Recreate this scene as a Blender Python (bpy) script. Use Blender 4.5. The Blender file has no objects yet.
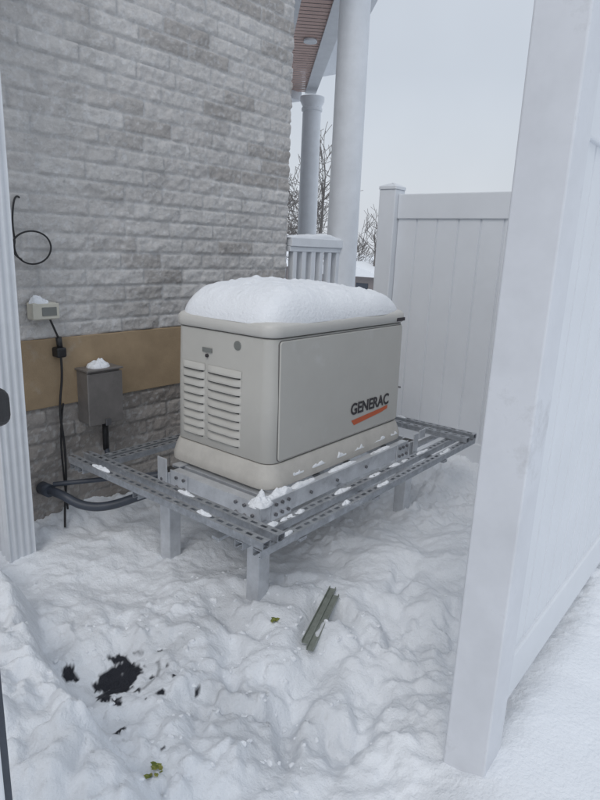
import bpy, bmesh, math, random
import numpy as np
from mathutils import Vector, Matrix
random.seed(7)
rng = np.random.RandomState(11)
scene = bpy.context.scene
scene.view_settings.view_transform = 'Standard'
scene.view_settings.look = 'None'
scene.view_settings.exposure = 0

# ---------------------------------------------------------------- noise
TAB = rng.rand(256, 256)
def vnoise(x, y, f, seed=0):
    x = np.asarray(x) * f + seed * 17.31; y = np.asarray(y) * f + seed * 9.77
    xi = np.floor(x).astype(int); yi = np.floor(y).astype(int)
    fx = x - xi; fy = y - yi
    fx = fx*fx*fx*(fx*(fx*6-15)+10); fy = fy*fy*fy*(fy*(fy*6-15)+10)
    a = TAB[xi % 256, yi % 256]; b = TAB[(xi+1) % 256, yi % 256]
    c = TAB[xi % 256, (yi+1) % 256]; d = TAB[(xi+1) % 256, (yi+1) % 256]
    return (a*(1-fx)+b*fx)*(1-fy)+(c*(1-fx)+d*fx)*fy - 0.5
def fbm(x, y, f, o=4, seed=0, g=0.5):
    s = 0; a = 1.0
    for i in range(o):
        t = 0.6*i+0.37; xr = x*math.cos(t)-y*math.sin(t); yr = x*math.sin(t)+y*math.cos(t)
        s = s + a*vnoise(xr, yr, f*(2.03**i), seed+i*3); a *= g
    return s
def chunks(x, y, f, seed, dens):
    """lumps of broken snow: scattered rounded caps, height in metres"""
    x = np.asarray(x)*f+seed*5.3; y = np.asarray(y)*f+seed*3.1
    xi = np.floor(x).astype(int); yi = np.floor(y).astype(int); best = np.zeros(x.shape)
    for dx in (-1, 0, 1):
        for dy in (-1, 0, 1):
            cx = xi+dx; cy = yi+dy
            h1 = TAB[(cx*3+seed) % 256, cy % 256]; h2 = TAB[cx % 256, (cy*3+seed*2) % 256]
            h3 = TAB[(cx*5+11) % 256, (cy+seed) % 256]; h4 = TAB[(cx+seed*4) % 256, (cy*5+3) % 256]
            ux = x-(cx+0.5+0.8*(h1-0.5)); uy = y-(cy+0.5+0.8*(h2-0.5))
            an = h3*6.28; u = ux*np.cos(an)+uy*np.sin(an); v = (-ux*np.sin(an)+uy*np.cos(an))*1.45
            r = 0.28+0.42*h3
            q = np.clip(1-(u*u+v*v)/(r*r), 0, 1)**0.75
            best = np.maximum(best, np.where(h4 < dens, r*q, 0))
    return best/f
def sstep(a, b, x):
    t = np.clip((x-a)/(b-a), 0, 1); return t*t*(3-2*t)

# ---------------------------------------------------------------- materials
def mat(name, col, rough=0.5, metal=0.0, noise=0.0, nscale=8.0, bump=0.0, bscale=60.0, col2=None, spec=0.5, attr=None, scuff=None):
    m = bpy.data.materials.new(name); m.use_nodes = True
    nt = m.node_tree; b = nt.nodes['Principled BSDF']
    b.inputs['Roughness'].default_value = rough
    b.inputs['Metallic'].default_value = metal
    b.inputs['Specular IOR Level'].default_value = spec
    tc = nt.nodes.new('ShaderNodeTexCoord')
    if attr:
        at = nt.nodes.new('ShaderNodeAttribute'); at.attribute_name = attr
        src = at.outputs['Color']
    else:
        rgb = nt.nodes.new('ShaderNodeRGB'); rgb.outputs[0].default_value = (*col, 1)
        src = rgb.outputs[0]
    n = nt.nodes.new('ShaderNodeTexNoise'); n.inputs['Scale'].default_value = nscale
    n.inputs['Detail'].default_value = 4; n.inputs['Roughness'].default_value = 0.65
    nt.links.new(tc.outputs['Object'], n.inputs['Vector'])
    if col2 is not None:
        mx = nt.nodes.new('ShaderNodeMix'); mx.data_type = 'RGBA'
        r = nt.nodes.new('ShaderNodeMapRange'); r.inputs['From Min'].default_value = 0.4; r.inputs['From Max'].default_value = 0.65
        nt.links.new(n.outputs['Fac'], r.inputs['Value'])
        nt.links.new(r.outputs[0], mx.inputs['Factor'])
        nt.links.new(src, mx.inputs['A']); mx.inputs['B'].default_value = (*col2, 1)
        src = mx.outputs['Result']
    if scuff is not None:
        n3 = nt.nodes.new('ShaderNodeTexNoise'); n3.inputs['Scale'].default_value = scuff[1]; n3.inputs['Detail'].default_value = 6; n3.inputs['Roughness'].default_value = 0.7
        nt.links.new(tc.outputs['Object'], n3.inputs['Vector'])
        r3 = nt.nodes.new('ShaderNodeMapRange'); r3.inputs['From Min'].default_value = 0.58; r3.inputs['From Max'].default_value = 0.74; r3.inputs['To Max'].default_value = scuff[2]
        nt.links.new(n3.outputs['Fac'], r3.inputs['Value'])
        m3 = nt.nodes.new('ShaderNodeMix'); m3.data_type = 'RGBA'; nt.links.new(r3.outputs[0], m3.inputs['Factor'])
        nt.links.new(src, m3.inputs['A']); m3.inputs['B'].default_value = (*scuff[0], 1); src = m3.outputs['Result']
    if noise > 0:
        r = nt.nodes.new('ShaderNodeMapRange')
        r.inputs['From Min'].default_value = 0.25; r.inputs['From Max'].default_value = 0.75
        r.inputs['To Min'].default_value = 1-noise; r.inputs['To Max'].default_value = 1+noise*0.6
        nt.links.new(n.outputs['Fac'], r.inputs['Value'])
        v = nt.nodes.new('ShaderNodeVectorMath'); v.operation = 'SCALE'
        nt.links.new(src, v.inputs[0]); nt.links.new(r.outputs[0], v.inputs['Scale'])
        src = v.outputs[0]
    nt.links.new(src, b.inputs['Base Color'])
    if bump > 0:
        n2 = nt.nodes.new('ShaderNodeTexNoise'); n2.inputs['Scale'].default_value = bscale
        n2.inputs['Detail'].default_value = 3; n2.inputs['Roughness'].default_value = 0.65
        nt.links.new(tc.outputs['Object'], n2.inputs['Vector'])
        bp = nt.nodes.new('ShaderNodeBump'); bp.inputs['Strength'].default_value = bump
        bp.inputs['Distance'].default_value = 0.01
        nt.links.new(n2.outputs['Fac'], bp.inputs['Height']); nt.links.new(bp.outputs[0], b.inputs['Normal'])
    return m

M = {}
M['snow'] = mat('snow_mat', (0.86, 0.885, 0.92), 0.7, noise=0.03, nscale=5, bump=0.5, bscale=75)
M['snowg'] = mat('snow_ground_mat', (0.84, 0.87, 0.91), 0.7, noise=0.03, nscale=6, bump=0.6, bscale=70, attr='Col')
M['brick'] = mat('split_brick_mat', (0.4, 0.4, 0.4), 0.9, noise=0.13, nscale=45, bump=0.55, bscale=110, attr='Col', spec=0.2)
M['stucco'] = mat('tan_stucco_mat', (0.40, 0.30, 0.195), 0.9, noise=0.22, nscale=5, bump=0.25, bscale=120, spec=0.2, scuff=((0.5, 0.47, 0.42), 3, 0.6))
M['vinyl'] = mat('white_vinyl_mat', (0.74, 0.765, 0.80), 0.38, noise=0.05, nscale=3, bump=0.03, bscale=15)
M['vinylp'] = mat('white_vinyl_post_mat', (0.68, 0.70, 0.74), 0.36, noise=0.10, nscale=5, bump=0.04, bscale=12, scuff=((0.46, 0.47, 0.49), 5.0, 0.8))
M['painted'] = mat('white_painted_metal_mat', (0.73, 0.755, 0.79), 0.45, noise=0.08, nscale=9)
M['gen'] = mat('beige_enamel_mat', (0.545, 0.535, 0.50), 0.42, noise=0.05, nscale=4, bump=0.06, bscale=220, scuff=((0.66, 0.66, 0.65), 3.5, 0.6))
M['gen2'] = mat('beige_base_mat', (0.57, 0.55, 0.51), 0.55, noise=0.16, nscale=9, bump=0.08, bscale=150, scuff=((0.42, 0.40, 0.37), 9, 0.6))
M['lidm'] = mat('beige_lid_mat', (0.59, 0.58, 0.55), 0.4, noise=0.05, nscale=4, bump=0.05, bscale=200)
M['dark'] = mat('dark_gap_mat', (0.05, 0.05, 0.05), 0.7)
M['seam'] = mat('seam_gap_mat', (0.15, 0.145, 0.14), 0.7)
M['black'] = mat('black_rubber_mat', (0.02, 0.02, 0.022), 0.45, noise=0.2, nscale=20)
M['conduit'] = mat('dark_conduit_mat', (0.055, 0.065, 0.085), 0.45, noise=0.2, nscale=20)
M['galv'] = mat('galvanised_steel_mat', (0.46, 0.48, 0.51), 0.42, metal=0.65, noise=0.3, nscale=35, bump=0.08, bscale=60, scuff=((0.78, 0.80, 0.83), 12, 0.85))
M['alu'] = mat('aluminium_mat', (0.66, 0.68, 0.71), 0.42, metal=0.5, noise=0.2, nscale=14, bump=0.08, bscale=50, scuff=((0.40, 0.41, 0.43), 12, 0.6))
M['bolt'] = mat('bolt_mat', (0.22, 0.22, 0.23), 0.4, metal=0.8)
M['bluebox'] = mat('grey_box_mat', (0.23, 0.217, 0.21), 0.4, metal=0.3, noise=0.22, nscale=12, bump=0.05, bscale=40)
M['cream'] = mat('cream_plastic_mat', (0.62, 0.60, 0.52), 0.5, noise=0.08, nscale=20)
M['soffit'] = mat('soffit_mat', (0.58, 0.41, 0.36), 0.6, noise=0.1, nscale=12)
M['concrete'] = mat('concrete_mat', (0.33, 0.33, 0.33), 0.9, noise=0.2, nscale=10, bump=0.3)
M['orange'] = mat('orange_decal_mat', (0.60, 0.13, 0.05), 0.5)
M['ink'] = mat('black_decal_mat', (0.04, 0.035, 0.04), 0.5)
M['green'] = mat('green_steel_mat', (0.29, 0.315, 0.28), 0.5, metal=0.3, noise=0.25, nscale=40)
M['leaf'] = mat('leaf_mat', (0.14, 0.19, 0.03), 0.6, noise=0.3, nscale=60, col2=(0.45, 0.42, 0.12))
M['bark_haze'] = mat('hazed_bark_mat', (0.17, 0.16, 0.155), 0.9, noise=0.2, nscale=4)  # far trees: bark lightened to grey, distance haze painted into the colour
M['farwall'] = mat('far_house_wall_mat', (0.22, 0.20, 0.20), 0.8, noise=0.1)
M['glass'] = mat('window_mat', (0.04, 0.05, 0.07), 0.15)
M['label'] = mat('display_mat', (0.20, 0.21, 0.20), 0.3)

def brick_nodes(name):
    m = bpy.data.materials.new(name); m.use_nodes = True
    nt = m.node_tree; b = nt.nodes['Principled BSDF']; b.inputs['Roughness'].default_value = 0.9
    tc = nt.nodes.new('ShaderNodeTexCoord'); mp = nt.nodes.new('ShaderNodeMapping')
    mp.inputs['Rotation'].default_value = (math.radians(90), 0, 0)
    bt = nt.nodes.new('ShaderNodeTexBrick')
    bt.inputs['Color1'].default_value = (0.50, 0.485, 0.47, 1); bt.inputs['Color2'].default_value = (0.42, 0.40, 0.39, 1)
    bt.inputs['Mortar'].default_value = (0.42, 0.42, 0.42, 1); bt.inputs['Scale'].default_value = 1
    bt.inputs['Brick Width'].default_value = 0.3; bt.inputs['Row Height'].default_value = 0.085
    bt.inputs['Mortar Size'].default_value = 0.008
    nt.links.new(tc.outputs['Object'], mp.inputs[0]); nt.links.new(mp.outputs[0], bt.inputs[0])
    nt.links.new(bt.outputs[0], b.inputs['Base Color'])
    return m
M['brickn'] = brick_nodes('brick_course_mat')

# ---------------------------------------------------------------- helpers
def empty(name, loc=(0, 0, 0)):
    e = bpy.data.objects.new(name, None); e.location = loc
    scene.collection.objects.link(e); return e
def link(name, me, m=None, parent=None):
    o = bpy.data.objects.new(name, me); scene.collection.objects.link(o)
    if m is not None: me.materials.append(m)
    if parent is not None: o.parent = parent
    return o
def boxes(name, bl, m, parent=None, bevel=0.0, seg=2, smooth=False):
    vs = []; fs = []
    for b in bl:
        x0, x1, y0, y1, z0, z1 = b[:6]; i = len(vs)
        vs += [(x0,y0,z0),(x1,y0,z0),(x1,y1,z0),(x0,y1,z0),(x0,y0,z1),(x1,y0,z1),(x1,y1,z1),(x0,y1,z1)]
        fs += [(i,i+3,i+2,i+1),(i+4,i+5,i+6,i+7),(i,i+1,i+5,i+4),(i+1,i+2,i+6,i+5),(i+2,i+3,i+7,i+6),(i+3,i,i+4,i+7)]
    me = bpy.data.meshes.new(name); me.from_pydata(vs, [], fs); me.update()
    o = link(name, me, m, parent)
    if bevel > 0:
        md = o.modifiers.new('bev', 'BEVEL'); md.width = bevel; md.segments = seg; md.limit_method = 'ANGLE'
    return o
def grid(name, X, Y, Z, m, parent=None, col=None, smooth=True, wrap=False):
    nx, ny = X.shape
    co = np.stack([X, Y, Z], -1).reshape(-1, 3).astype(np.float32)
    idx = np.arange(nx*ny).reshape(nx, ny)
    if wrap: idx = np.concatenate([idx, idx[:, :1]], 1)
    q = np.stack([idx[:-1, :-1], idx[1:, :-1], idx[1:, 1:], idx[:-1, 1:]], -1).reshape(-1, 4)
    me = bpy.data.meshes.new(name)
    me.vertices.add(len(co)); me.vertices.foreach_set('co', co.ravel())
    me.loops.add(q.size); me.loops.foreach_set('vertex_index', q.ravel().astype(np.int32))
    me.polygons.add(len(q)); me.polygons.foreach_set('loop_start', (np.arange(len(q))*4).astype(np.int32))
    me.polygons.foreach_set('loop_total', np.full(len(q), 4, np.int32))
    me.update(calc_edges=True); me.validate()
    if smooth: me.polygons.foreach_set('use_smooth', np.ones(len(me.polygons), bool))
    if col is not None:
        a = me.color_attributes.new('Col', 'FLOAT_COLOR', 'POINT')
        c = np.ones((nx*ny, 4), np.float32); c[:, :3] = col.reshape(-1, 3)
        a.data.foreach_set('color', c.ravel())
    return link(name, me, m, parent)
def tube(name, pts, r, m, parent=None, smooth=True):
    cu = bpy.data.curves.new(name, 'CURVE'); cu.dimensions = '3D'; cu.bevel_depth = r; cu.bevel_resolution = 4
    cu.use_fill_caps = True
    s = cu.splines.new('NURBS'); s.points.add(len(pts)-1)
    for p, c in zip(s.points, pts): p.co = (*c, 1)
    s.use_endpoint_u = True; s.order_u = 3; cu.resolution_u = 10
    cu.materials.append(m)
    o = bpy.data.objects.new(name, cu); scene.collection.objects.link(o)
    if parent is not None: o.parent = parent
    return o
def cyl(name, p0, p1, r0, m, parent=None, r1=None, seg=32, smooth=True):
    r1 = r0 if r1 is None else r1
    p0 = Vector(p0); p1 = Vector(p1); d = p1-p0
    bm = bmesh.new(); bmesh.ops.create_cone(bm, cap_ends=True, segments=seg, radius1=r0, radius2=r1, depth=d.length)
    q = d.to_track_quat('Z', 'Y').to_matrix().to_4x4(); q.translation = (p0+p1)/2
    bm.transform(q)
    for f in bm.faces: f.smooth = smooth and len(f.verts) == 4
    me = bpy.data.meshes.new(name); bm.to_mesh(me); bm.free()
    return link(name, me, m, parent)
def lathe(name, prof, cx, cy, m, parent=None, seg=40):
    a = np.linspace(0, 2*np.pi, seg, endpoint=False)
    P = np.array(prof)
    X = cx + P[:, 0:1]*np.cos(a); Y = cy + P[:, 0:1]*np.sin(a); Z = np.repeat(P[:, 1:2], seg, 1)
    return grid(name, X, Y, Z, m, parent, wrap=True)
def rr_loop(x0, x1, y0, y1, r, n=8):
    pts = []
    for cx, cy, a0 in ((x1-r, y1-r, 0), (x0+r, y1-r, 90), (x0+r, y0+r, 180), (x1-r, y0+r, 270)):
        for i in range(n+1):
            a = math.radians(a0+90*i/n); pts.append((cx+r*math.cos(a), cy+r*math.sin(a)))
    return np.array(pts)
def loft(name, x0, x1, y0, y1, layers, r, m, parent=None, cap=True):
    L = []; ZZ = []
    for z, o in layers:
        rad = max(r+o, 0.01)
        L.append(rr_loop(x0-o, x1+o, y0-o, y1+o, rad)); ZZ.append(z)
    P = np.array(L); n = P.shape[1]
    X = P[:, :, 0]; Y = P[:, :, 1]; Z = np.repeat(np.array(ZZ)[:, None], n, 1)
    o = grid(name, X, Y, Z, m, parent, wrap=True)
    if cap:
        bm = bmesh.new(); bm.from_mesh(o.data); bm.verts.ensure_lookup_table()
        k = len(layers)
        bm.faces.new([bm.verts[i] for i in range(n)][::-1])
        bm.faces.new([bm.verts[(k-1)*n+i] for i in range(n)])
        bmesh.ops.recalc_face_normals(bm, faces=bm.faces)
        bm.to_mesh(o.data); bm.free()
    o.data.set_sharp_from_angle(angle=math.radians(38))
    return o
def mound(name, cx, cy, z, rx, ry, h, parent=None, p=3.0, seed=1, rough=0.15, nr=26, na=72, edge=4.0, m=None, tilt=0.0):
    s = np.linspace(0.0, 1, nr)[:, None]**0.8; a = np.linspace(0, 2*np.pi, na, endpoint=False)[None, :]
    ca, sa = np.cos(a), np.sin(a)
    k = (np.abs(ca)**p+np.abs(sa)**p)**(-1/p)
    jit = 1+0.12*fbm(ca*1.3+seed, sa*1.3, 1.5, 3, seed)
    X = cx+s*k*ca*rx*jit; Y = cy+s*k*sa*ry*jit
    prof = (1-s**edge)**0.5
    Z = z+h*prof*(1+rough*2*fbm((X-cx)/max(rx, ry), (Y-cy)/max(rx, ry), 2.0, 4, seed)+tilt*(X-cx)/rx) + 0*ca
    return grid(name, X, Y, Z, m or M['snow'], parent, wrap=True)

# ---------------------------------------------------------------- SNOW GROUND
def axis(a, b, st, far):
    core = np.arange(a, b, st)
    out = []; d = st; x = b
    while x < far: out.append(x); d *= 1.13; x += d
    out2 = []; d = st; x = a-st
    while x > -far: out2.append(x); d *= 1.13; x -= d
    return np.concatenate([out2[::-1], core, out])
gx = axis(0.35, 3.9, 0.0085, 500); gy = axis(-2.75, 0.05, 0.0085, 500)
X, Y = np.meshgrid(gx, gy, indexing='ij')
PRINTS = []
for i in range(34):
    PRINTS.append((rng.uniform(0.85, 2.6), rng.uniform(-2.15, -1.2), rng.uniform(0, 3.14), rng.uniform(0.018, 0.042)))
# a few clear boot prints
PRINTS += [(1.28, -1.75, 0.7, 0.055), (1.50, -1.92, 0.5, 0.05), (1.35, -1.42, 0.9, 0.05), (1.95, -1.75, 0.6, 0.05), (1.15, -1.55, 2.2, 0.045), (2.25, -1.62, 0.2, 0.045), (2.1, -1.98, 0.4, 0.04)]
SOIL = [(1.03, -1.20, 0.068), (0.985, -1.235, 0.060), (1.06, -1.15, 0.054), (1.085, -1.10, 0.038), (0.93, -1.04, 0.026), (0.945, -1.075, 0.016), (1.13, -1.37, 0.014),
        (1.05, -1.40, 0.017), (0.87, -1.43, 0.020), (0.93, -1.33, 0.012), (1.02, -1.31, 0.020), (0.90, -1.60, 0.012), (1.16, -1.3, 0.010), (1.10, -1.28, 0.010), (1.0, -1.38, 0.009), (1.16, -1.45, 0.012), (1.2, -1.2, 0.007), (0.88, -1.22, 0.010)]
def ground_h(x, y):
    d = np.sqrt((x-1.5)**2+(y+1.5)**2)
    near = 1-sstep(2.5, 6, d)
    inside = sstep(-2.45, -2.15, y)
    tramp = near*(0.16+0.84*inside)
    xw = x+0.05*fbm(x, y, 4, 2, 61)+0.018*fbm(x, y, 14, 2, 63); yw = y+0.05*fbm(x, y, 4, 2, 62)+0.018*fbm(x, y, 14, 2, 64)
    crumb = np.clip(0.40+1.7*fbm(x, y, 1.6, 3, 44), 0.05, 1)
    h = -0.022+0.05*fbm(x, y, 0.8, 3, 1)*near
    h = h + tramp*(0.065*fbm(xw, yw, 2.2, 2, 2) + 0.044*fbm(xw, yw, 5.5, 3, 5, 0.45)
                   + 0.034*crumb*np.abs(fbm(xw, yw, 10, 3, 8, .55)) + 0.008*fbm(xw, yw, 26, 3, 18, .6) + 0.016*crumb*fbm(xw, yw, 20, 3, 19, .6))
    soil_clear = 1-np.exp(-((((x-1.02)**2+(y+1.2)**2)/0.14**2)**2))
    h = h + tramp*crumb*soil_clear*(0.50*chunks(xw, yw, 9, 3, 0.34)+0.65*chunks(xw, yw, 19, 5, 0.48)+0.6*chunks(x, y, 38, 7, 0.40))
    for px, py, pa, dp in PRINTS:
        u = (x-px)*np.cos(pa)+(y-py)*np.sin(pa); v = -(x-px)*np.sin(pa)+(y-py)*np.cos(pa)
        q = (u/0.14)**2+(v/(0.054+0.012*np.sign(u)))**2
        q = np.maximum(q*(1+0.5*fbm(x, y, 12, 2, 71)), 0)
        h = h - dp*np.exp(-q**1.9)
    wob = 0.07*fbm(x, y, 4, 3, 4)
    bank = sstep(0.03, -0.08, (x-0.82)-0.18*(y+1.43)+wob)*sstep(-2.3, -1.7, y)
    h = h + near*bank*(0.185+0.09*fbm(x, y, 4, 3, 9)+0.05*np.abs(fbm(xw, yw, 9, 3, 10))+0.55*chunks(xw, yw, 8, 13, 0.6))
    h = h + 0.055*np.exp(-((x-1.72)**2+(y+1.33)**2)/0.33**2)
    h = h + 0.12*sstep(3.15, 3.75, x)*sstep(-2.4, -2.2, y)*sstep(4.1, 3.8, x)
    h = h + 0.05*sstep(-0.22, -0.02, y)*near
    h = h + 0.045*near*sstep(-2.2, -2.4, y)
    h = h - 0.05*np.exp(-(((x-2.4)/0.7)**4+((y+0.8)/0.45)**4))
    q = ((x-1.02)**2+(y+1.2)**2)/0.17**2
    h = h - 0.05*np.exp(-q*q)
    for sx, sy, r in SOIL[3:]:
        q = ((x-sx)**2+(y-sy)**2)/(r*1.7)**2
        h = h - r*0.35*np.exp(-q*q)
    d2 = np.sqrt(x**2+y**2)
    h = h - 2.4*sstep(10, 38, d2) + 0.15*fbm(x, y, 0.15, 3, 3)*sstep(8, 20, d2)
    return h
Z = ground_h(X, Y)
base = np.zeros(X.shape+(3,)); base[:] = (0.835, 0.865, 0.905)
g = np.clip(fbm(X, Y, 5, 4, 21)*1.8+0.15, 0, 1)*np.exp(-(((X-1.25)/0.8)**2+((Y+1.4)/0.6)**2))
base *= (1-0.24*g)[..., None]
s = np.zeros(X.shape)
for sx, sy, r in SOIL:
    q = np.sqrt((X-sx)**2+(Y-sy)**2)/r + 1.2*fbm(X, Y, 26, 3, 31)
    s = np.maximum(s, 1-sstep(0.85, 1.0, q))
rr_ = np.sqrt((X-1.05)**2+(Y+1.2)**2)
rim = np.exp(-((rr_-0.115+0.02*fbm(X, Y, 9, 2, 33))/0.006)**2)*(fbm(X, Y, 14, 2, 35) > 0.02)*(X > 1.02)
s = np.maximum(s, 0.6*rim)
base = base*(1-s[..., None]) + np.array([0.012, 0.014, 0.022])*s[..., None]
grid('snow_ground', X, Y, Z, M['snowg'], None, col=base)
def gh(x, y): return float(ground_h(np.array([x]), np.array([y]))[0])

bm = bmesh.new()
for i in range(300):
    if rng.rand() < 0.75: x, y = rng.uniform(0.75, 1.9), rng.uniform(-1.9, -0.9)
    else: x, y = rng.uniform(0.5, 3.5), rng.uniform(-2.2, -0.15)
    if (x-1.02)**2+(y+1.2)**2 < 0.012: continue
    r = rng.uniform(0.003, 0.008)*(1.8 if rng.rand() < 0.12 else 1)
    mtx = Matrix.Translation((x, y, gh(x, y)-r*0.1)) @ Matrix.Rotation(rng.uniform(0, 6), 4, 'Z') @ Matrix.Rotation(rng.uniform(0, 6), 4, 'X') @ Matrix.Diagonal((1.4, 1.0, 0.7, 1))
    ret = bmesh.ops.create_icosphere(bm, subdivisions=2, radius=r, matrix=mtx)
    for v in ret['verts']:
        v.co += Vector(rng.uniform(-1, 1, 3))*r*0.22
me = bpy.data.meshes.new('snow_clods'); bm.to_mesh(me); bm.free(); link('snow_clods', me, M['snow'])

# ---------------------------------------------------------------- HOUSE
house = empty('brick_house')
X0, X1, Z0, Z1 = -0.2, 3.26, -0.15, 3.4
wx = np.arange(X0, X1+0.001, 0.008); wz = np.arange(Z0, Z1, 0.0075)
WX, WZ = np.meshgrid(wx, wz, indexing='ij')
CH = 0.085; BL = 0.30
row = np.floor(WZ/CH).astype(int); fz = WZ/CH-row
rowoff = (row % 2)*0.5+0.25*TAB[row % 256, 3]
u = WX/BL+rowoff; ci = np.floor(u).astype(int)
jl = ci+0.22*(TAB[(ci*7) % 256, (row*13) % 256]-0.5); jr = ci+1+0.22*(TAB[((ci+1)*7) % 256, (row*13) % 256]-0.5)
ci2 = np.where(u < jl, ci-1, np.where(u > jr, ci+1, ci))
dl = np.minimum(np.abs(u-jl), np.abs(u-jr))*BL
dz = np.minimum(fz, 1-fz)*CH
jn = 0.003*vnoise(WX, WZ, 40, 3)
dd = np.minimum(dl, dz)+jn
mask = sstep(0.002, 0.010, dd)
hid = TAB[(ci2*31+row*17) % 256, (row*29+ci2*11) % 256]
hid2 = TAB[(ci2*13+row*7+50) % 256, (row*19+ci2*3) % 256]
relief = mask*(0.0045+0.005*hid+0.012*fbm(WX+hid*9, WZ+hid2*7, 18, 4, 2, 0.65)+0.002*np.clip(dd/0.02, 0, 1))
ca = np.array([0.68, 0.665, 0.65]); cb = np.array([0.41, 0.385, 0.365]); cc = np.array([0.61, 0.59, 0.575])
t = np.clip(hid, 0, 1)[..., None]
col = cc*(1-t)+ca*t
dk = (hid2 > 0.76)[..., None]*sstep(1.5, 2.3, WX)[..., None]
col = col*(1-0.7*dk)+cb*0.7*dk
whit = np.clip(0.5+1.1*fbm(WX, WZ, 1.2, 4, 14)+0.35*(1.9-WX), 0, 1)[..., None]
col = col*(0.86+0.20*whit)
mort = np.array([0.57, 0.565, 0.56])
col = col*mask[..., None]+mort*(1-mask[..., None])
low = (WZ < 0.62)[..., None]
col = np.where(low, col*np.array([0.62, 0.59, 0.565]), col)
stn = np.clip(fbm(WX, WZ*0.5, 6, 4, 41)*1.5, 0, 1)[..., None]
col = col*(1-0.16*stn)
fr = (fbm(WX, WZ, 60, 3, 51) > 0.30)[..., None]*0.25
col = col*(1-fr)+np.array([0.75, 0.77, 0.8])*fr
band = (WZ > 0.60) & (WZ < 0.95)
relief = np.where(band, 0, relief)
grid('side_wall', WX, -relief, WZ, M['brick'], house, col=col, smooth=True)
boxes('stucco_band', [(-0.2, X1-0.002, -0.016, 0.03, 0.605, 0.945)], M['stucco'], house, bevel=0.004)
boxes('wall_body', [(-6, -0.205, 0.0, 0.3, -2.5, 6.0), (-0.2, 3.255, 0.012, 0.3, 3.4, 6.0), (-0.2, 3.255, 0.05, 0.3, -2.5, 3.39), (2.95, 3.25, 0.301, 9, -2.5, 6.0)], M['brickn'], house)
me = bpy.data.meshes.new('roof')
vs = [(-6.5, -0.4, 6.0), (3.7, -0.4, 6.0), (3.7, 9.4, 6.0), (-6.5, 9.4, 6.0), (-3, 4.5, 8.6), (0.6, 4.5, 8.6)]
me.from_pydata(vs, [], [(0, 1, 5, 4), (1, 2, 5), (2, 3, 4, 5), (3, 0, 4), (0, 3, 2, 1)]); link('roof', me, M['snow'], house)
# --- porch
boxes('porch_floor', [(3.28, 7.0, -0.12, 6.0, -1.0, 0.55)], M['concrete'], house, bevel=0.01)
def column(nm, cx, cy, r, z0, z1):
    prof = [(r*1.35, z0), (r*1.35, z0+0.07), (r*1.15, z0+0.10), (r*1.15, z0+0.13), (r*1.02, z0+0.17), (r, z0+1.0), (r*0.93, z1-0.20), (r*0.93, z1-0.17), (r*1.05, z1-0.16), (r*1.05, z1-0.13), (r*0.95, z1-0.12), (r*1.0, z1-0.10), (r*1.22, z1-0.05), (r*1.22, z1)]
    o = lathe(nm, prof, cx, cy, M['painted'], house); o.data.set_sharp_from_angle(angle=math.radians(35))
column('porch_column_front', 3.98, 0.04, 0.120, 0.55, 3.34)
column('porch_column_far', 6.45, 2.36, 0.125, 0.55, 3.26)
def beam(nm, a, b, w, z0, z1, m):
    a = Vector(a); b = Vector(b); d = (b-a).normalized(); n = Vector((-d.y, d.x))*w/2
    vs = []
    for z in (z0, z1):
        for p in (a-n, b-n, b+n, a+n): vs.append((p.x, p.y, z))
    me = bpy.data.meshes.new(nm); me.from_pydata(vs, [], [(3, 2, 1, 0), (4, 5, 6, 7), (0, 1, 5, 4), (1, 2, 6, 5), (2, 3, 7, 6), (3, 0, 4, 7)])
    return link(nm, me, m, house)
beam('porch_beam_outer', (3.86, -0.04), (6.58, 2.5), 0.14, 3.342, 3.6, M['painted'])
beam('porch_beam_inner', (3.69, 0.36), (6.18, 2.75), 0.12, 3.20, 3.6, M['painted'])
beam('porch_beam_end', (6.45, 2.62), (6.45, 6.0), 0.2, 3.262, 3.6, M['painted'])
sv = []; sf = []
N = 44
A0 = np.array([3.80, 0.18]); B0 = np.array([6.45, 2.66]); dd_ = (B0-A0)/np.linalg.norm(B0-A0); nn = np.array([-dd_[1], dd_[0]])
L = np.linalg.norm(B0-A0)
bw = L/N
for i in range(N):
    for (s0, s1, z) in ((i*bw, i*bw+bw*0.86, 3.36), (i*bw+bw*0.86, (i+1)*bw, 3.368)):
        k = len(sv)
        for (s_, w_) in ((s0, -0.2), (s1, -0.2), (s1, 0.5), (s0, 0.5)):
            p = A0+dd_*s_+nn*w_; sv.append((p[0], p[1], z))
        sf.append((k, k+1, k+2, k+3))
me = bpy.data.meshes.new('porch_soffit'); me.from_pydata(sv, [], sf); link('porch_soffit', me, M['soffit'], house)
me = bpy.data.meshes.new('porch_roof'); me.from_pydata([(3.27, -0.3, 3.62), (4.2, -0.3, 3.62), (6.9, 2.3, 3.62), (6.9, 6, 3.62), (3.27, 6, 3.62), (3.27, -0.3, 4.4), (3.27, 6, 4.4)], [], [(0, 1, 2, 3, 4), (0, 5, 1), (1, 5, 2), (2, 5, 6, 3), (3, 6, 4), (0, 4, 6, 5)])
link('porch_roof', me, M['snow'], house)
lx_, ly_ = 5.0, 1.26
cyl('porch_light', (lx_, ly_, 3.359), (lx_, ly_, 3.335), 0.065, M['painted'], house)
rb = [(3.28, 3.90, -0.035, 0.045, 1.43, 1.49), (3.28, 3.89, -0.02, 0.03, 1.395, 1.43), (3.28, 3.87, -0.02, 0.03, 0.63, 0.68)]
for i in range(6):
    x = 3.32+i*0.103
    rb.append((x, x+0.042, -0.017, 0.027, 0.68, 1.395))
boxes('porch_railing', rb, M['painted'], house, bevel=0.004)
boxes('porch_railing_front', [(6.40, 6.48, 2.5, 6.0, 1.43, 1.49)]+[(6.42, 6.46, 2.6+i*0.11, 2.64+i*0.11, 0.68, 1.43) for i in range(30)], M['painted'], house)
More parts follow.
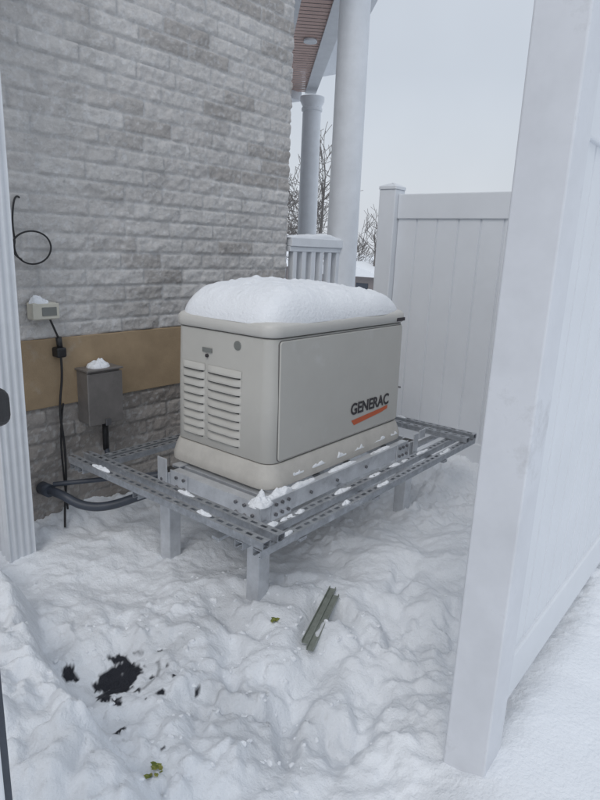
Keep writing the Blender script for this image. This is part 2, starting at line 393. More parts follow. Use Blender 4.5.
mound('railing_snow', 3.58, 0.005, 1.488, 0.30, 0.035, 0.030, house, p=8, seed=4, rough=0.4)

# ---------------------------------------------------------------- downspout (ribbed)
ds = empty('downspout')
px0, px1, py0, py1 = 1.125, 1.252, -0.215, -0.105
loop = []
def side(a, b, n, nv):
    out = []
    for i in range(n):
        t0 = i/n
        for (tt, dp) in ((t0, 0), (t0+0.30/n, 0), (t0+0.45/n, 0.006), (t0+0.80/n, 0.006), (t0+0.95/n, 0)):
            out.append((a[0]+(b[0]-a[0])*tt-nv[0]*dp, a[1]+(b[1]-a[1])*tt-nv[1]*dp))
    return out
loop += side((px0, py0), (px1, py0), 4, (0, -1)); loop += side((px1, py0), (px1, py1), 3, (1, 0))
loop += side((px1, py1), (px0, py1), 4, (0, 1)); loop += side((px0, py1), (px0, py0), 3, (-1, 0))
lp = np.array(loop); zz = np.array([-0.05, 1.0, 2.0, 3.0, 4.2, 5.8])
grid('pipe', np.repeat(lp[None, :, 0], 6, 0), np.repeat(lp[None, :, 1], 6, 0), np.repeat(zz[:, None], len(lp), 1), M['painted'], ds, wrap=True, smooth=False)
boxes('strap', [(px0-0.003, px1+0.003, py0-0.003, py1+0.09, 2.3, 2.33)], M['painted'], ds)

# ---------------------------------------------------------------- wall-mounted items
cab = empty('cable_loop')
cx, cz, r = 1.425, 1.375, 0.078
pts = []
for i in range(32):
    a = math.radians(160+i*14); pts.append((cx+(r+0.0008*i)*math.cos(a), -0.03-0.0008*i, cz+(r-0.0003*i)*math.sin(a)))
tube('coil', [(cx-0.03, -0.01, cz+0.215), (cx-0.055, -0.03, cz+0.225), (cx-0.075, -0.035, cz+0.17), (cx-0.082, -0.035, cz+0.09)]+pts, 0.0040, M['black'], cab)
ob = empty('outdoor_outlet')
boxes('cover', [(1.39, 1.51, -0.075, -0.012, 1.045, 1.125)], M['cream'], ob, bevel=0.008, seg=3)
boxes('lid', [(1.385, 1.515, -0.083, -0.0751, 1.05, 1.122)], M['cream'], ob, bevel=0.003)
boxes('window', [(1.428, 1.50, -0.0865, -0.0832, 1.065, 1.105)], M['label'], ob, bevel=0.001)
mound('snow_cap', 1.435, -0.045, 1.120, 0.045, 0.033, 0.036, ob, p=2.2, seed=6, edge=1.6, rough=0.5)
pl = empty('power_cord')
boxes('plug', [(1.50, 1.55, -0.07, -0.012, 0.855, 0.905)], M['black'], pl, bevel=0.01, seg=3)
cyl('plug_neck', (1.525, -0.05, 0.90), (1.52, -0.05, 0.955), 0.014, M['black'], pl)
tube('cord_upper', [(1.52, -0.05, 0.95), (1.50, -0.05, 1.0), (1.48, -0.05, 1.05)], 0.005, M['black'], pl)
tube('cord', [(1.525, -0.05, 0.87), (1.53, -0.055, 0.78), (1.50, -0.05, 0.6), (1.515, -0.06, 0.4), (1.505, -0.07, 0.2), (1.47, -0.1, 0.08), (1.45, -0.13, 0.0)], 0.006, M['black'], pl)
tube('cord_return', [(1.53, -0.04, 0.62), (1.512, -0.03, 0.5), (1.50, -0.05, 0.3), (1.51, -0.06, 0.06)], 0.005, M['black'], pl)
mb = empty('electrical_disconnect_box')
boxes('body', [(1.625, 1.815, -0.115, -0.012, 0.50, 0.775)], M['bluebox'], mb, bevel=0.006)
boxes('door', [(1.618, 1.822, -0.124, -0.1155, 0.494, 0.765)], M['bluebox'], mb, bevel=0.004)
boxes('hood', [(1.615, 1.825, -0.132, -0.012, 0.776, 0.786)], M['bluebox'], mb, bevel=0.003)
boxes('hasp', [(1.71, 1.74, -0.134, -0.1245, 0.485, 0.52)], M['bolt'], mb, bevel=0.002)
mound('snow_cap', 1.72, -0.065, 0.784, 0.06, 0.045, 0.036, mb, p=2.3, seed=9, edge=1.6, rough=0.5)
cyl('conduit_stub', (1.75, -0.06, 0.50), (1.75, -0.06, 0.33), 0.016, M['black'], mb)
cd = empty('electrical_conduit')
tube('large_conduit', [(1.40, -0.03, 0.20), (1.42, -0.16, 0.205), (1.47, -0.25, 0.15), (1.56, -0.34, 0.14), (1.72, -0.45, 0.20), (1.9, -0.6, 0.26), (2.1, -0.75, 0.28)], 0.022, M['conduit'], cd)
cyl('collar', (1.40, -0.02, 0.20), (1.405, -0.09, 0.2), 0.032, M['conduit'], cd)
tube('small_conduit', [(1.75, -0.06, 0.34), (1.75, -0.08, 0.28), (1.72, -0.22, 0.22), (1.66, -0.36, 0.27), (1.75, -0.5, 0.30), (1.95, -0.65, 0.32)], 0.014, M['conduit'], cd)
tube('small_conduit_b', [(1.42, -0.10, 0.235), (1.52, -0.20, 0.25), (1.6, -0.3, 0.27), (1.8, -0.5, 0.3)], 0.012, M['conduit'], cd)

# ---------------------------------------------------------------- GENERATOR
gen = empty('standby_generator')
GX0, GX1, GY0, GY1 = 1.80, 2.885, -1.185, -0.575
loft('base', GX0, GX1, GY0, GY1, [(0.408, 0.022), (0.414, 0.030), (0.440, 0.032), (0.456, 0.027), (0.480, 0.020), (0.503, 0.010), (0.515, 0.004)], 0.06, M['gen2'], gen)
loft('base_gap', GX0, GX1, GY0, GY1, [(0.515, -0.003), (0.519, -0.003)], 0.06, M['seam'], gen)
loft('cabinet', GX0, GX1, GY0, GY1, [(0.519, 0.0), (0.522, 0.002), (0.80, 0.0), (1.052, -0.006), (1.054, -0.008)], 0.06, M['gen'], gen)
loft('lid_gap', GX0, GX1, GY0, GY1, [(1.054, -0.014), (1.061, -0.014)], 0.06, M['seam'], gen)
loft('lid', GX0, GX1, GY0, GY1, [(1.059, -0.004), (1.061, 0.002), (1.066, 0.006), (1.086, 0.008), (1.104, 0.006), (1.116, -0.004), (1.122, -0.02), (1.126, -0.09)], 0.065, M['lidm'], gen)
def front_panel(nm, x0, x1, z0, z1, y, th, r, m):
    lp = rr_loop(x0, x1, z0, z1, r, 6); lq = rr_loop(x0+0.004, x1-0.004, z0+0.004, z1-0.004, max(r-0.004, 0.002), 6)
    XX = np.stack([lp[:, 0], lp[:, 0], lq[:, 0]]); ZZ = np.stack([lp[:, 1], lp[:, 1], lq[:, 1]])
    tl = (ZZ-0.52)*0.013
    YY = np.stack([np.full(len(lp), y+0.01), np.full(len(lp), y-th+0.003), np.full(len(lp), y-th)])+tl
    o = grid(nm, XX, YY, ZZ, m, gen, wrap=True, smooth=False)
    bm = bmesh.new(); bm.from_mesh(o.data); bm.verts.ensure_lookup_table(); n = len(lp)
    bm.faces.new([bm.verts[2*n+i] for i in range(n)]); bmesh.ops.recalc_face_normals(bm, faces=bm.faces)
    bm.to_mesh(o.data); bm.free()
    return o
front_panel('front_panel_seam', 1.846, 2.850, 0.5225, 1.048, GY0-0.002, 0.002, 0.018, M['seam'])
front_panel('front_panel', 1.850, 2.846, 0.526, 1.045, GY0-0.002, 0.007, 0.016, M['gen'])
hv = []; hf = []; dk = []
def louv(y0, y1, z, hgt=0.030, out=0.015):
    k = len(hv); x = GX0-0.0005
    n = 10
    for i in range(n+1):
        tt = i/n; yy = y0+(y1-y0)*tt
        e = min(1.0, math.sin(math.pi*min(max(tt, 0.0), 1.0))*2.6)
        hv.extend([(x, yy, z+hgt), (x-out*0.40*e, yy, z+hgt*0.76), (x-out*0.82*e, yy, z+hgt*0.40), (x-out*e-0.0005, yy, z+0.004), (x-out*0.9*e-0.0005, yy, z)])
    for i in range(n):
        for j in range(4):
            a = k+i*5+j; hf.append((a, a+5, a+6, a+1))
    dk.append((x-0.0025, x+0.004, y0+0.010, y1-0.010, z-0.0065, z+0.009))
for i in range(9):
    z = 0.562+i*0.0385
    louv(-0.785, -0.635, z); louv(-1.015, -0.80, z)
me = bpy.data.meshes.new('louvre_hoods'); me.from_pydata(hv, [], hf); me.polygons.foreach_set('use_smooth', [True]*len(hf)); link('louvre_hoods', me, M['gen'], gen)
boxes('louvre_openings', dk, M['dark'], gen)
cyl('lock_plug', (GX0+0.002, -0.80, 0.940), (GX0-0.006, -0.80, 0.940), 0.008, M['ink'], gen)
boxes('end_label', [(GX0-0.0022, GX0+0.002, -0.83, -0.77, 0.955, 0.975)], M['label'], gen)
cyl('end_badge', (GX0+0.01, -0.985, 1.008), (GX0+0.001, -0.985, 1.008), 0.020, M['label'], gen)
boxes('model_badge', [(2.77, 2.85, GY0-0.0105, GY0-0.005, 1.068, 1.086)], M['ink'], gen, bevel=0.001)
def text(nm, s, x, z, size, y, m, bold=0.0, sx=1.0):
    cu = bpy.data.curves.new(nm, 'FONT'); cu.body = s; cu.size = size; cu.extrude = 0.0006; cu.offset = bold
    o = bpy.data.objects.new(nm+'_tmp', cu); scene.collection.objects.link(o)
    bpy.context.view_layer.update()
    me = bpy.data.meshes.new_from_object(o); bpy.data.objects.remove(o)
    o = link(nm, me, m, gen); o.location = (x, y, z); o.rotation_euler = (math.radians(90), 0, 0); o.scale = (sx, 1, 1)
    return o
text('logo_text', 'GENERAC', 2.385, 0.632, 0.080, GY0-0.0095, M['ink'], bold=0.0020)
me = bpy.data.meshes.new('logo_stripe')
yy = GY0-0.0095
me.from_pydata([(2.395, yy, 0.602), (2.66, yy, 0.617), (2.735, yy, 0.624), (2.735, yy, 0.606), (2.67, yy, 0.594), (2.42, yy, 0.574)], [], [(0, 5, 4, 3, 2, 1)])
link('logo_stripe', me, M['orange'], gen)
cyl('panel_latch', (2.865, GY0+0.01, 0.70), (2.865, GY0-0.008, 0.70), 0.005, M['bolt'], gen)
boxes('side_handle', [(2.889, 2.905, -0.95, -0.80, 0.72, 0.75)], M['ink'], gen, bevel=0.003)
# snow cap
nr, na = 80, 300
s_ = (np.linspace(0, 1, nr)[:, None])**0.55; a_ = np.linspace(0, 2*np.pi, na, endpoint=False)[None, :]
ca_, sa_ = np.cos(a_), np.sin(a_); p_ = 7
k_ = (np.abs(ca_)**p_+np.abs(sa_)**p_)**(-1/p_)
cxg, cyg = (GX0+GX1)/2, (GY0+GY1)/2
rx, ry = (GX1-GX0)/2+0.004, (GY1-GY0)/2+0.002
EX = cxg+k_*ca_*rx; EY = cyg+k_*sa_*ry
wobb = 1+0.022*fbm(EX, EY, 5.0, 2, 3)
XX = cxg+s_*k_*ca_*rx*wobb; YY = cyg+s_*k_*sa_*ry*wobb
hh = 0.152*(0.60*(1-s_**8)**0.6+0.40*(1-s_**2.4))*(1+0.0*ca_)
hh = hh*(1-0.17*(XX-cxg)/rx)*(1+0.22*fbm(XX, YY, 3.0, 2, 7)) + (0.010*fbm(XX, YY, 14, 4, 9, 0.6)+0.3*chunks(XX, YY, 26, 9, 0.12))*(1-s_**6)
ZZ = 1.110+hh
grid('snow_cap', XX, YY, ZZ, M['snow'], gen, wrap=True)
for i, (x, rxx) in enumerate(((1.97, 0.05), (2.13, 0.09), (2.30, 0.06), (2.46, 0.07), (2.64, 0.10), (2.80, 0.05))):
    mound('ledge_snow', x, GY0-0.021, 0.446, rxx, 0.011, 0.013, gen, p=2.3, seed=12+i, rough=0.9, edge=2)

# ---------------------------------------------------------------- STAND
st = empty('generator_stand')
LX = [(1.655, 1.725), (2.875, 2.945)]; LY = [(-1.272, -1.202), (-0.70, -0.63)]
legs = [(x0, x1, y0, y1, -0.15, 0.395) for (x0, x1) in LX for (y0, y1) in LY]
boxes('legs', legs, M['alu'], st, bevel=0.005)
boxes('leg_tops', [(x0+0.008, x1-0.008, y0+0.008, y1-0.008, 0.3955, 0.397) for (x0, x1) in LX for (y0, y1) in LY], M['dark'], st)
bms = []
bms += [(1.727, 2.873, -1.262, -1.254, 0.325, 0.405), (1.727, 2.873, -1.254, -1.225, 0.397, 0.405), (1.727, 2.873, -1.254, -1.205, 0.325, 0.333)]
bms += [(1.727, 2.873, -0.646, -0.638, 0.325, 0.405), (1.727, 2.873, -0.69, -0.646, 0.397, 0.405)]
bms += [(1.668, 1.676, -1.198, -0.702, 0.325, 0.405), (1.676, 1.72, -1.198, -0.702, 0.397, 0.405), (1.676, 1.72, -1.198, -0.702, 0.325, 0.333)]
bms += [(2.928, 2.936, -1.198, -0.702, 0.325, 0.405), (2.92, 2.928, -1.198, -0.702, 0.397, 0.405)]
bms += [(1.76, 1.81, -1.2, -0.65, 0.34, 0.396), (2.1, 2.15, -1.2, -0.65, 0.34, 0.396), (2.35, 2.40, -1.2, -0.65, 0.34, 0.396), (2.7, 2.75, -1.2, -0.65, 0.34, 0.396)]
boxes('beams', bms, M['alu'], st, bevel=0.002)
gus = [(1.728, 1.86, -1.268, -1.2625, 0.315, 0.410), (2.75, 2.872, -1.268, -1.2625, 0.315, 0.410),
       (1.662, 1.6675, -1.198, -1.08, 0.315, 0.412), (1.662, 1.6675, -0.82, -0.702, 0.315, 0.412),
       (1.650, 1.6545, -1.27, -1.205, 0.27, 0.40), (1.650, 1.6545, -0.695, -0.635, 0.27, 0.41)]
boxes('gusset_plates', gus, M['alu'], st, bevel=0.002)
bl = []
def bolt(p, n): bl.append((Vector(p), Vector(n)))
for x in (1.755, 1.795, 1.835, 2.775, 2.81, 2.85):
    for z in (0.34, 0.385): bolt((x, -1.268, z), (0, -1, 0))
for x in (2.0, 2.2, 2.45): bolt((x, -1.262, 0.365), (0, -1, 0))
for y in (-1.18, -1.13, -0.80, -0.75):
    for z in (0.34, 0.385): bolt((1.662, y, z), (-1, 0, 0))
for y in (-1.238, -0.663):
    for z in (0.30, 0.36): bolt((1.650, y, z), (-1, 0, 0))
bm = bmesh.new()
for p, n in bl:
    q = n.to_track_quat('Z', 'Y').to_matrix().to_4x4(); q.translation = p+n*0.004
    bmesh.ops.create_cone(bm, cap_ends=True, segments=6, radius1=0.0085, radius2=0.0085, depth=0.009, matrix=q)
me = bpy.data.meshes.new('bolts'); bm.to_mesh(me); bm.free(); link('bolts', me, M['bolt'], st)
boxes('upright_tabs', [(1.643, 1.649, -0.70, -0.635, 0.30, 0.465), (2.90, 2.95, -1.287, -1.281, 0.30, 0.44), (2.96, 3.03, -1.287, -1.281, 0.40, 0.45)], M['alu'], st, bevel=0.002)
mound('corner_snow', 1.70, -1.235, 0.394, 0.055, 0.045, 0.036, st, p=2.4, seed=15, edge=1.8, rough=0.6)
mound('beam_snow', 1.81, -1.238, 0.403, 0.08, 0.024, 0.022, st, p=2.4, seed=16, edge=1.8, rough=0.8)
mound('beam_snow', 1.97, -1.238, 0.403, 0.09, 0.018, 0.013, st, p=2.4, seed=19, edge=1.8, rough=0.8)
mound('beam_snow', 2.28, -1.238, 0.403, 0.12, 0.015, 0.010, st, p=2.4, seed=22, edge=1.8, rough=0.9)
mound('beam_snow', 2.62, -1.238, 0.403, 0.10, 0.015, 0.010, st, p=2.4, seed=23, edge=1.8, rough=0.9)

def strut(along, a0, a1, c, ztop, w=0.041, hgt=0.030, pitch=0.0508, slot=0.030, th=0.003):
    out = []
    def add(s0, s1, t0, t1, z0, z1):
        if along == 'x': out.append((s0, s1, t0, t1, z0, z1))
        else: out.append((t0, t1, s0, s1, z0, z1))
    sw = (w-0.0145)/2
    add(a0, a1, c-w/2, c-w/2+sw, ztop-th, ztop); add(a0, a1, c+w/2-sw, c+w/2, ztop-th, ztop)
    n = int((a1-a0)/pitch); s = a0
    br = pitch-slot
    for i in range(n+1):
        e = min(s+br, a1)
        if e > s: add(s, e, c-w/2+sw, c+w/2-sw, ztop-th, ztop)
        s += pitch
    add(a0, a1, c-w/2, c-w/2+th, ztop-hgt, ztop-th-0.0001); add(a0, a1, c+w/2-th, c+w/2, ztop-hgt, ztop-th-0.0001)
    add(a0, a1, c-w/2+th, c-w/2+0.010, ztop-hgt, ztop-hgt+th); add(a0, a1, c+w/2-0.010, c+w/2-th, ztop-hgt, ztop-hgt+th)
    return out
RZ = 0.370
R = []
R += strut('x', 1.44, 3.31, -1.455, RZ)
R += strut('x', 1.44, 3.31, -1.365, RZ+0.001)
R += strut('x', 1.45, 3.31, -0.235, RZ)
R += strut('x', 1.45, 3.31, -0.30, RZ+0.001)
R += strut('y', -1.48, -0.21, 1.465, RZ+0.032)
R += strut('y', -1.48, -0.21, 1.545, RZ+0.033)
R += strut('y', -1.48, -0.21, 3.285, RZ+0.034)
R += strut('y', -1.48, -0.21, 3.19, RZ+0.033)
R += strut('x', 1.50, 1.648, -0.66, RZ-0.035); R += strut('x', 2.965, 3.26, -0.66, RZ-0.035)
boxes('slotted_struts', R, M['galv'], st)
boxes('strut_brackets', [(1.66, 1.70, -1.48, -1.277, RZ-0.045, RZ-0.032), (2.89, 2.93, -1.48, -1.288, RZ-0.045, RZ-0.032), (2.2, 2.24, -1.48, -1.264, RZ-0.045, RZ-0.032),
                         (1.45, 1.648, -1.25, -1.21, RZ-0.045, RZ-0.032), (2.96, 3.31, -1.25, -1.21, RZ-0.045, RZ-0.032)], M['galv'], st, bevel=0.001)
for i, (x, y, a, b) in enumerate(((1.61, -1.365, 0.05, 0.017), (1.75, -1.367, 0.08, 0.015), (2.1, -1.366, 0.06, 0.014), (2.37, -1.366, 0.05, 0.012), (2.6, -1.365, 0.09, 0.014), (2.85, -1.366, 0.06, 0.012), (1.60, -1.455, 0.04, 0.012), (2.3, -1.456, 0.05, 0.012), (2.95, -1.455, 0.06, 0.013), (2.0, -1.456, 0.03, 0.010))):
    mound('strut_snow', x, y, RZ-0.001, a, b, 0.008, st, p=2.3, seed=27+i, rough=0.9, edge=2)
for i, (x, y, a, b) in enumerate(((1.465, -0.45, 0.014, 0.07), (1.545, -0.95, 0.013, 0.05), (1.465, -1.15, 0.012, 0.04), (3.285, -0.9, 0.014, 0.12), (3.19, -0.6, 0.014, 0.10))):
    mound('strut_snow', x, y, RZ+0.032, a, b, 0.008, st, p=2.3, seed=47+i, rough=0.9, edge=2)

# ---------------------------------------------------------------- FENCES
def post(parent, x, y, z0, z1, w=0.127, m=None, nm='post'):
    boxes(nm, [(x-w/2, x+w/2, y-w/2, y+w/2, z0, z1)], m or M['vinyl'], parent, bevel=0.006, seg=3)
    loft(nm+'_cap', x-w/2, x+w/2, y-w/2, y+w/2, [(z1, 0.006), (z1+0.018, 0.006), (z1+0.022, 0.0), (z1+0.045, -0.055)], 0.006, M['vinyl'], parent)
def boards(along, a0, a1, c, z0, z1, bw=0.152, th=0.022):
    vs = []; fs = []
    n = max(1, int(round((a1-a0)/bw))); bw = (a1-a0)/n
    for i in range(n):
        s0 = a0+i*bw; s1 = s0+bw; g = 0.007; gd = 0.009
        prof = [(s0, -th/2+gd), (s0+0.002, -th/2+gd), (s0+g, -th/2), (s1-g, -th/2), (s1-0.002, -th/2+gd), (s1, -th/2+gd), (s1, th/2-gd), (s1-g, th/2), (s0+g, th/2), (s0, th/2-gd)]
        k = len(vs); m_ = len(prof)
        for z in (z0, z1):
            for s, t in prof: vs.append((s, c+t, z) if along == 'x' else (c+t, s, z))
        for j in range(m_):
            j2 = (j+1) % m_; fs.append((k+j, k+j2, k+m_+j2, k+m_+j))
    return vs, fs
def panel(parent, along, a0, a1, c, zb, zt, rail=0.16, bw=0.152):
    vs, fs = boards(along, a0, a1, c, zb+0.05, zt-0.05, bw)
    me = bpy.data.meshes.new('boards'); me.from_pydata(vs, [], fs); link('boards', me, M['vinyl'], parent)
    for z0, z1 in ((zb, zb+rail), (zt-rail, zt)):
        b = (a0, a1, c-0.024, c+0.024, z0, z1) if along == 'x' else (c-0.024, c+0.024, a0, a1, z0, z1)
        boxes('rail', [b], M['vinyl'], parent, bevel=0.006, seg=2)
side_f = empty('vinyl_fence')
post(side_f, 1.483, -2.290, -0.1, 2.25, w=0.123, m=M['vinylp'])
panel(side_f, 'x', 1.549, 3.686, -2.292, 0.08, 1.87, bw=0.12)
post(side_f, 3.75, -2.292, -0.1, 1.83)
panel(side_f, 'x', 3.814, 6.0, -2.292, 0.05, 1.80)
back_f = empty('vinyl_fence')
post(back_f, 3.75, -0.52, -0.1, 1.83)
panel(back_f, 'y', -2.228, -0.584, 3.75, 0.04, 1.80)
gate = empty('vinyl_gate')
boxes('gate_frame', [(0.19, 0.245, -2.150, -2.10, 0.06, 1.8), (-0.75, -0.695, -2.150, -2.10, 0.06, 1.8), (-0.695, 0.19, -2.148, -2.102, 1.66, 1.8), (-0.695, 0.19, -2.148, -2.102, 0.06, 0.2)], M['vinyl'], gate, bevel=0.004)
vs, fs = boards('x', -0.695, 0.19, -2.125, 0.19, 1.67)
me = bpy.data.meshes.new('boards'); me.from_pydata(vs, [], fs); link('boards', me, M['vinyl'], gate)
boxes('edge_trim', [(0.2455, 0.256, -2.14, -2.11, 0.06, 1.0)], M['conduit'], gate)
boxes('latch', [(0.2455, 0.300, -2.132, -2.100, 1.217, 1.260)], M['black'], gate, bevel=0.012, seg=4)

# ---------------------------------------------------------------- loose pieces
sc = empty('steel_offcuts')
def offcut(nm, a, b, w):
    a = Vector(a); b = Vector(b); d = (b-a); d.normalize()
    n = Vector((0, 0, 1)).cross(d).normalized(); upv = d.cross(n)
    prof = [(-w, 0.014), (-w, 0), (w, 0), (w, 0.014), (w-0.003, 0.014), (w-0.003, 0.003), (-w+0.003, 0.003), (-w+0.003, 0.014)]
    vs = [tuple(a+n*p+upv*q) for p, q in prof]+[tuple(b+n*p+upv*q) for p, q in prof]
    m_ = len(prof); fs = [(j, (j+1) % m_, m_+(j+1) % m_, m_+j) for j in range(m_)]+[tuple(range(m_))[::-1], tuple(range(m_, 2*m_))]
    me = bpy.data.meshes.new(nm); me.from_pydata(vs, [], fs); link(nm, me, M['green'], sc)
def lay(a, b):
    n = 9; za = gh(*a); zb = gh(*b); lift = 0
    for i in range(n):
        t = i/(n-1); lift = max(lift, gh(a[0]+(b[0]-a[0])*t, a[1]+(b[1]-a[1])*t)-(za+(zb-za)*t))
    return za+lift*0.85, zb+lift*0.85
A1, B1, A2, B2 = (1.572, -1.615), (1.885, -1.508), (1.590, -1.578), (1.915, -1.470)
z1 = lay(A1, B1); z2 = lay(A2, B2)
za = max(z1[0], z2[0]); zb = max(z1[1], z2[1])
if zb > za+0.03: zb = za+0.03+(zb-za-0.03)*0.6
offcut('channel_a', (*A1, za), (*B1, zb), 0.0145)
offcut('channel_b', (*A2, za+0.003), (*B2, zb+0.004), 0.0145)
def leaves(nm, cx, cy, n, sp, size, seed):
    r = np.random.RandomState(seed); bm = bmesh.new()
    for i in range(n):
        x = cx+r.normal()*sp; y = cy+r.normal()*sp; z = gh(x, y)+0.006+r.rand()*0.010
        a = r.rand()*6.28; L = size*(0.6+r.rand()); w = L*0.28
        d = Vector((math.cos(a), math.sin(a), r.uniform(-.2, .4))); nn = Vector((-math.sin(a), math.cos(a), r.uniform(-.3, .3)))
        c = Vector((x, y, z))
        ps = [c-d*L/2, c-d*L*0.15+nn*w, c+d*L*0.2+nn*w*0.9, c+d*L/2, c+d*L*0.2-nn*w*0.9, c-d*L*0.15-nn*w]
        bm.faces.new([bm.verts.new(p) for p in ps])
    me = bpy.data.meshes.new(nm); bm.to_mesh(me); bm.free(); link(nm, me, M['leaf'])
leaves('fallen_leaves', 0.825, -1.65, 14, 0.013, 0.018, 3)
leaves('fallen_leaves', 1.60, -1.42, 4, 0.008, 0.024, 5)

# ---------------------------------------------------------------- distant things
def tree(nm, x, y, z, H, seed, spread=0.5, rr=0.020):
    r = random.Random(seed); vs = []; fs = []
    def seg(a, b, ra, rb):
        ra = max(ra, 0.012); rb = max(rb, 0.012)
        d = (b-a).normalized(); u = d.orthogonal().normalized(); v = d.cross(u); k = len(vs); n = 4
        for p, q in ((a, ra), (b, rb)):
            for i in range(n):
                t = 2*math.pi*i/n; vs.append(tuple(p+(u*math.cos(t)+v*math.sin(t))*q))
        for i in range(n): fs.append((k+i, k+(i+1) % n, k+n+(i+1) % n, k+n+i))
    def grow(p, d, L, rad, dep):
        n = 3
        for i in range(n):
            d2 = (d+Vector((r.uniform(-1, 1), r.uniform(-1, 1), r.uniform(-.2, .8)))*0.16).normalized()
            q = p+d2*L/n; seg(p, q, rad, rad*0.86); p = q; d = d2; rad *= 0.86
            if dep > 0 and (i > 0 or dep < 5):
                ax = d.orthogonal().normalized(); ax.rotate(Matrix.Rotation(r.uniform(0, 6.28), 3, d))
                nd = (d*0.75+ax*r.uniform(0.6, 1.1)*spread*1.9).normalized()
                grow(p, nd, L*r.uniform(0.55, 0.8), rad*0.6, dep-1)
        if dep > 0: grow(p, d, L*0.72, rad*0.8, dep-1)
    grow(Vector((x, y, z)), Vector((0, 0, 1)), H*0.30, H*rr, 5)
    me = bpy.data.meshes.new(nm); me.from_pydata(vs, [], fs); link(nm, me, M['bark_haze'])
Hh = np.array([0.7826, 0.6225]); Rr = np.array([0.6225, -0.7826]); C2 = np.array([0, -2.77])
def W(t, lat): p = C2+Hh*t+Rr*lat; return p[0], p[1]
for nm, t, lr, H, sd in (('bare_tree', 32, 0.018, 10.4, 3), ('bare_tree', 33, -0.035, 9.2, 8), ('bare_tree', 40, 0.106, 7.6, 5), ('bare_tree', 46, 0.128, 7.8, 9), ('bare_tree', 50, 0.075, 6.6, 12), ('bare_tree', 52, 0.15, 6.9, 15), ('bare_tree', 50, 0.40, 5.5, 25)):
    x, y = W(t, lr*t); tree(nm, x, y, gh(x, y)-0.1, H, sd)
def farhouse(t, lr, w, d, h, rh):
    x, y = W(t, lr*t); z = gh(x, y)-0.2
    e = empty('distant_house')
    boxes('walls', [(x-w/2, x+w/2, y-d/2, y+d/2, z, z+h)], M['farwall'], e)
    me = bpy.data.meshes.new('roof'); a, b = w/2+0.3, d/2+0.3
    me.from_pydata([(x-a, y-b, z+h), (x+a, y-b, z+h), (x+a, y+b, z+h), (x-a, y+b, z+h), (x-a, y, z+h+rh), (x+a, y, z+h+rh)], [], [(0, 1, 5, 4), (3, 4, 5, 2), (0, 4, 3), (1, 2, 5), (0, 3, 2, 1)])
    link('roof', me, M['snow'], e)
    boxes('windows', [(x-w/2-0.03, x-w/2-0.004, y+o, y+o+0.9, z+1.0, z+2.0) for o in (-d*0.3, 0.1, d*0.3)]+[(x+o, x+o+1, y-d/2-0.03, y-d/2-0.004, z+1.0, z+2.0) for o in (-w*0.3, 0.2, w*0.3)], M['glass'], e)
farhouse(42, 0.10, 6, 7, 2.4, 0.9)
farhouse(60, -0.02, 7, 7, 2.4, 1.2)
farhouse(75, 0.30, 12, 9, 2.8, 1.4)

# ---------------------------------------------------------------- WORLD + SUN
w = bpy.data.worlds.new('World'); scene.world = w; w.use_nodes = True
nt = w.node_tree; bg = nt.nodes['Background']
sky = nt.nodes.new('ShaderNodeTexSky'); sky.sky_type = 'NISHITA'; sky.sun_disc = False
EL, AZ = 48, 250
sky.sun_elevation = math.radians(EL); sky.sun_rotation = math.radians(AZ); sky.air_density = 1.5; sky.dust_density = 4
tc = nt.nodes.new('ShaderNodeTexCoord'); sp = nt.nodes.new('ShaderNodeSeparateXYZ'); nt.links.new(tc.outputs['Generated'], sp.inputs[0])
cr = nt.nodes.new('ShaderNodeValToRGB'); nt.links.new(sp.outputs['Z'], cr.inputs[0])
e = cr.color_ramp.elements
e[0].position = 0.0; e[0].color = (6.9, 7.3, 7.9, 1); e[1].position = 0.9; e[1].color = (6.9, 7.4, 8.1, 1)
q = cr.color_ramp.elements.new(0.25); q.color = (6.0, 6.5, 7.25, 1)
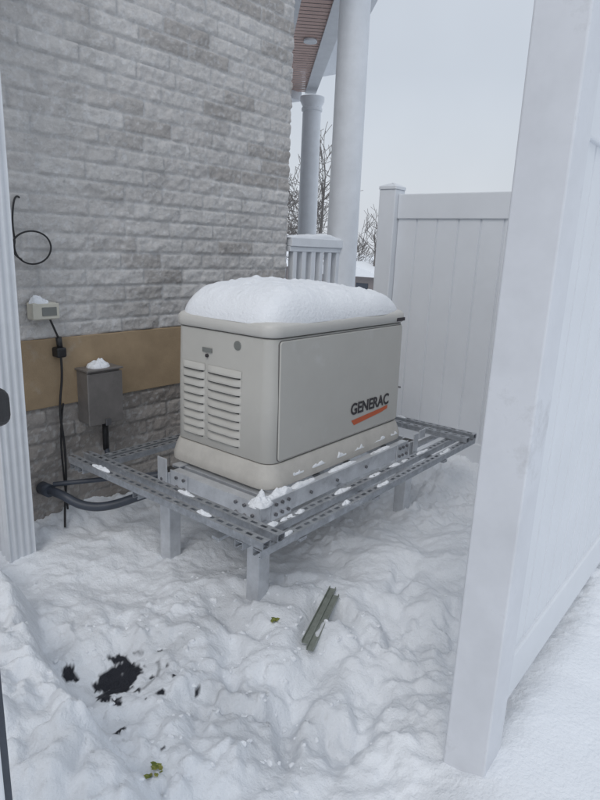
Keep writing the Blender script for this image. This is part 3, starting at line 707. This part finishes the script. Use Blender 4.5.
n = nt.nodes.new('ShaderNodeTexNoise'); n.inputs['Scale'].default_value = 2.2; n.inputs['Detail'].default_value = 4
nt.links.new(tc.outputs['Generated'], n.inputs['Vector'])
mr = nt.nodes.new('ShaderNodeMapRange'); mr.inputs['To Min'].default_value = 0.84; mr.inputs['To Max'].default_value = 1.16
nt.links.new(n.outputs['Fac'], mr.inputs['Value'])
vm = nt.nodes.new('ShaderNodeVectorMath'); vm.operation = 'SCALE'; nt.links.new(cr.outputs[0], vm.inputs[0]); nt.links.new(mr.outputs[0], vm.inputs['Scale'])
mx = nt.nodes.new('ShaderNodeMix'); mx.data_type = 'RGBA'; mx.inputs['Factor'].default_value = 0.9
nt.links.new(sky.outputs[0], mx.inputs['A']); nt.links.new(vm.outputs[0], mx.inputs['B'])
nt.links.new(mx.outputs['Result'], bg.inputs['Color']); bg.inputs['Strength'].default_value = 0.103
sd = bpy.data.lights.new('sun', 'SUN'); sd.energy = 0.75; sd.angle = math.radians(30); sd.color = (1, 0.97, 0.94)
so = bpy.data.objects.new('sun', sd); scene.collection.objects.link(so)
sdir = Vector((math.sin(math.radians(AZ))*math.cos(math.radians(EL)), math.cos(math.radians(AZ))*math.cos(math.radians(EL)), math.sin(math.radians(EL))))
so.rotation_euler = sdir.to_track_quat('Z', 'Y').to_euler()

# ---------------------------------------------------------------- CAMERA
p = math.radians(14.2); th = math.radians(38.5)
H3 = Vector((math.cos(th), math.sin(th), 0)); R3 = Vector((math.sin(th), -math.cos(th), 0)); U3 = Vector((0, 0, 1))
F = H3*math.cos(p)-U3*math.sin(p); D = -H3*math.sin(p)-U3*math.cos(p)
roll = 0.041
right = (R3-D*roll).normalized(); up = -(D+R3*roll).normalized()
cam = bpy.data.cameras.new('camera'); co = bpy.data.objects.new('camera', cam); scene.collection.objects.link(co)
mt = Matrix((right, up, -F)).transposed().to_4x4(); mt.translation = Vector((0, -2.77, 1.42)); co.matrix_world = mt
cam.sensor_fit = 'VERTICAL'; cam.sensor_height = 32; cam.lens = 24; cam.clip_start = 0.05; cam.clip_end = 3000
scene.camera = co
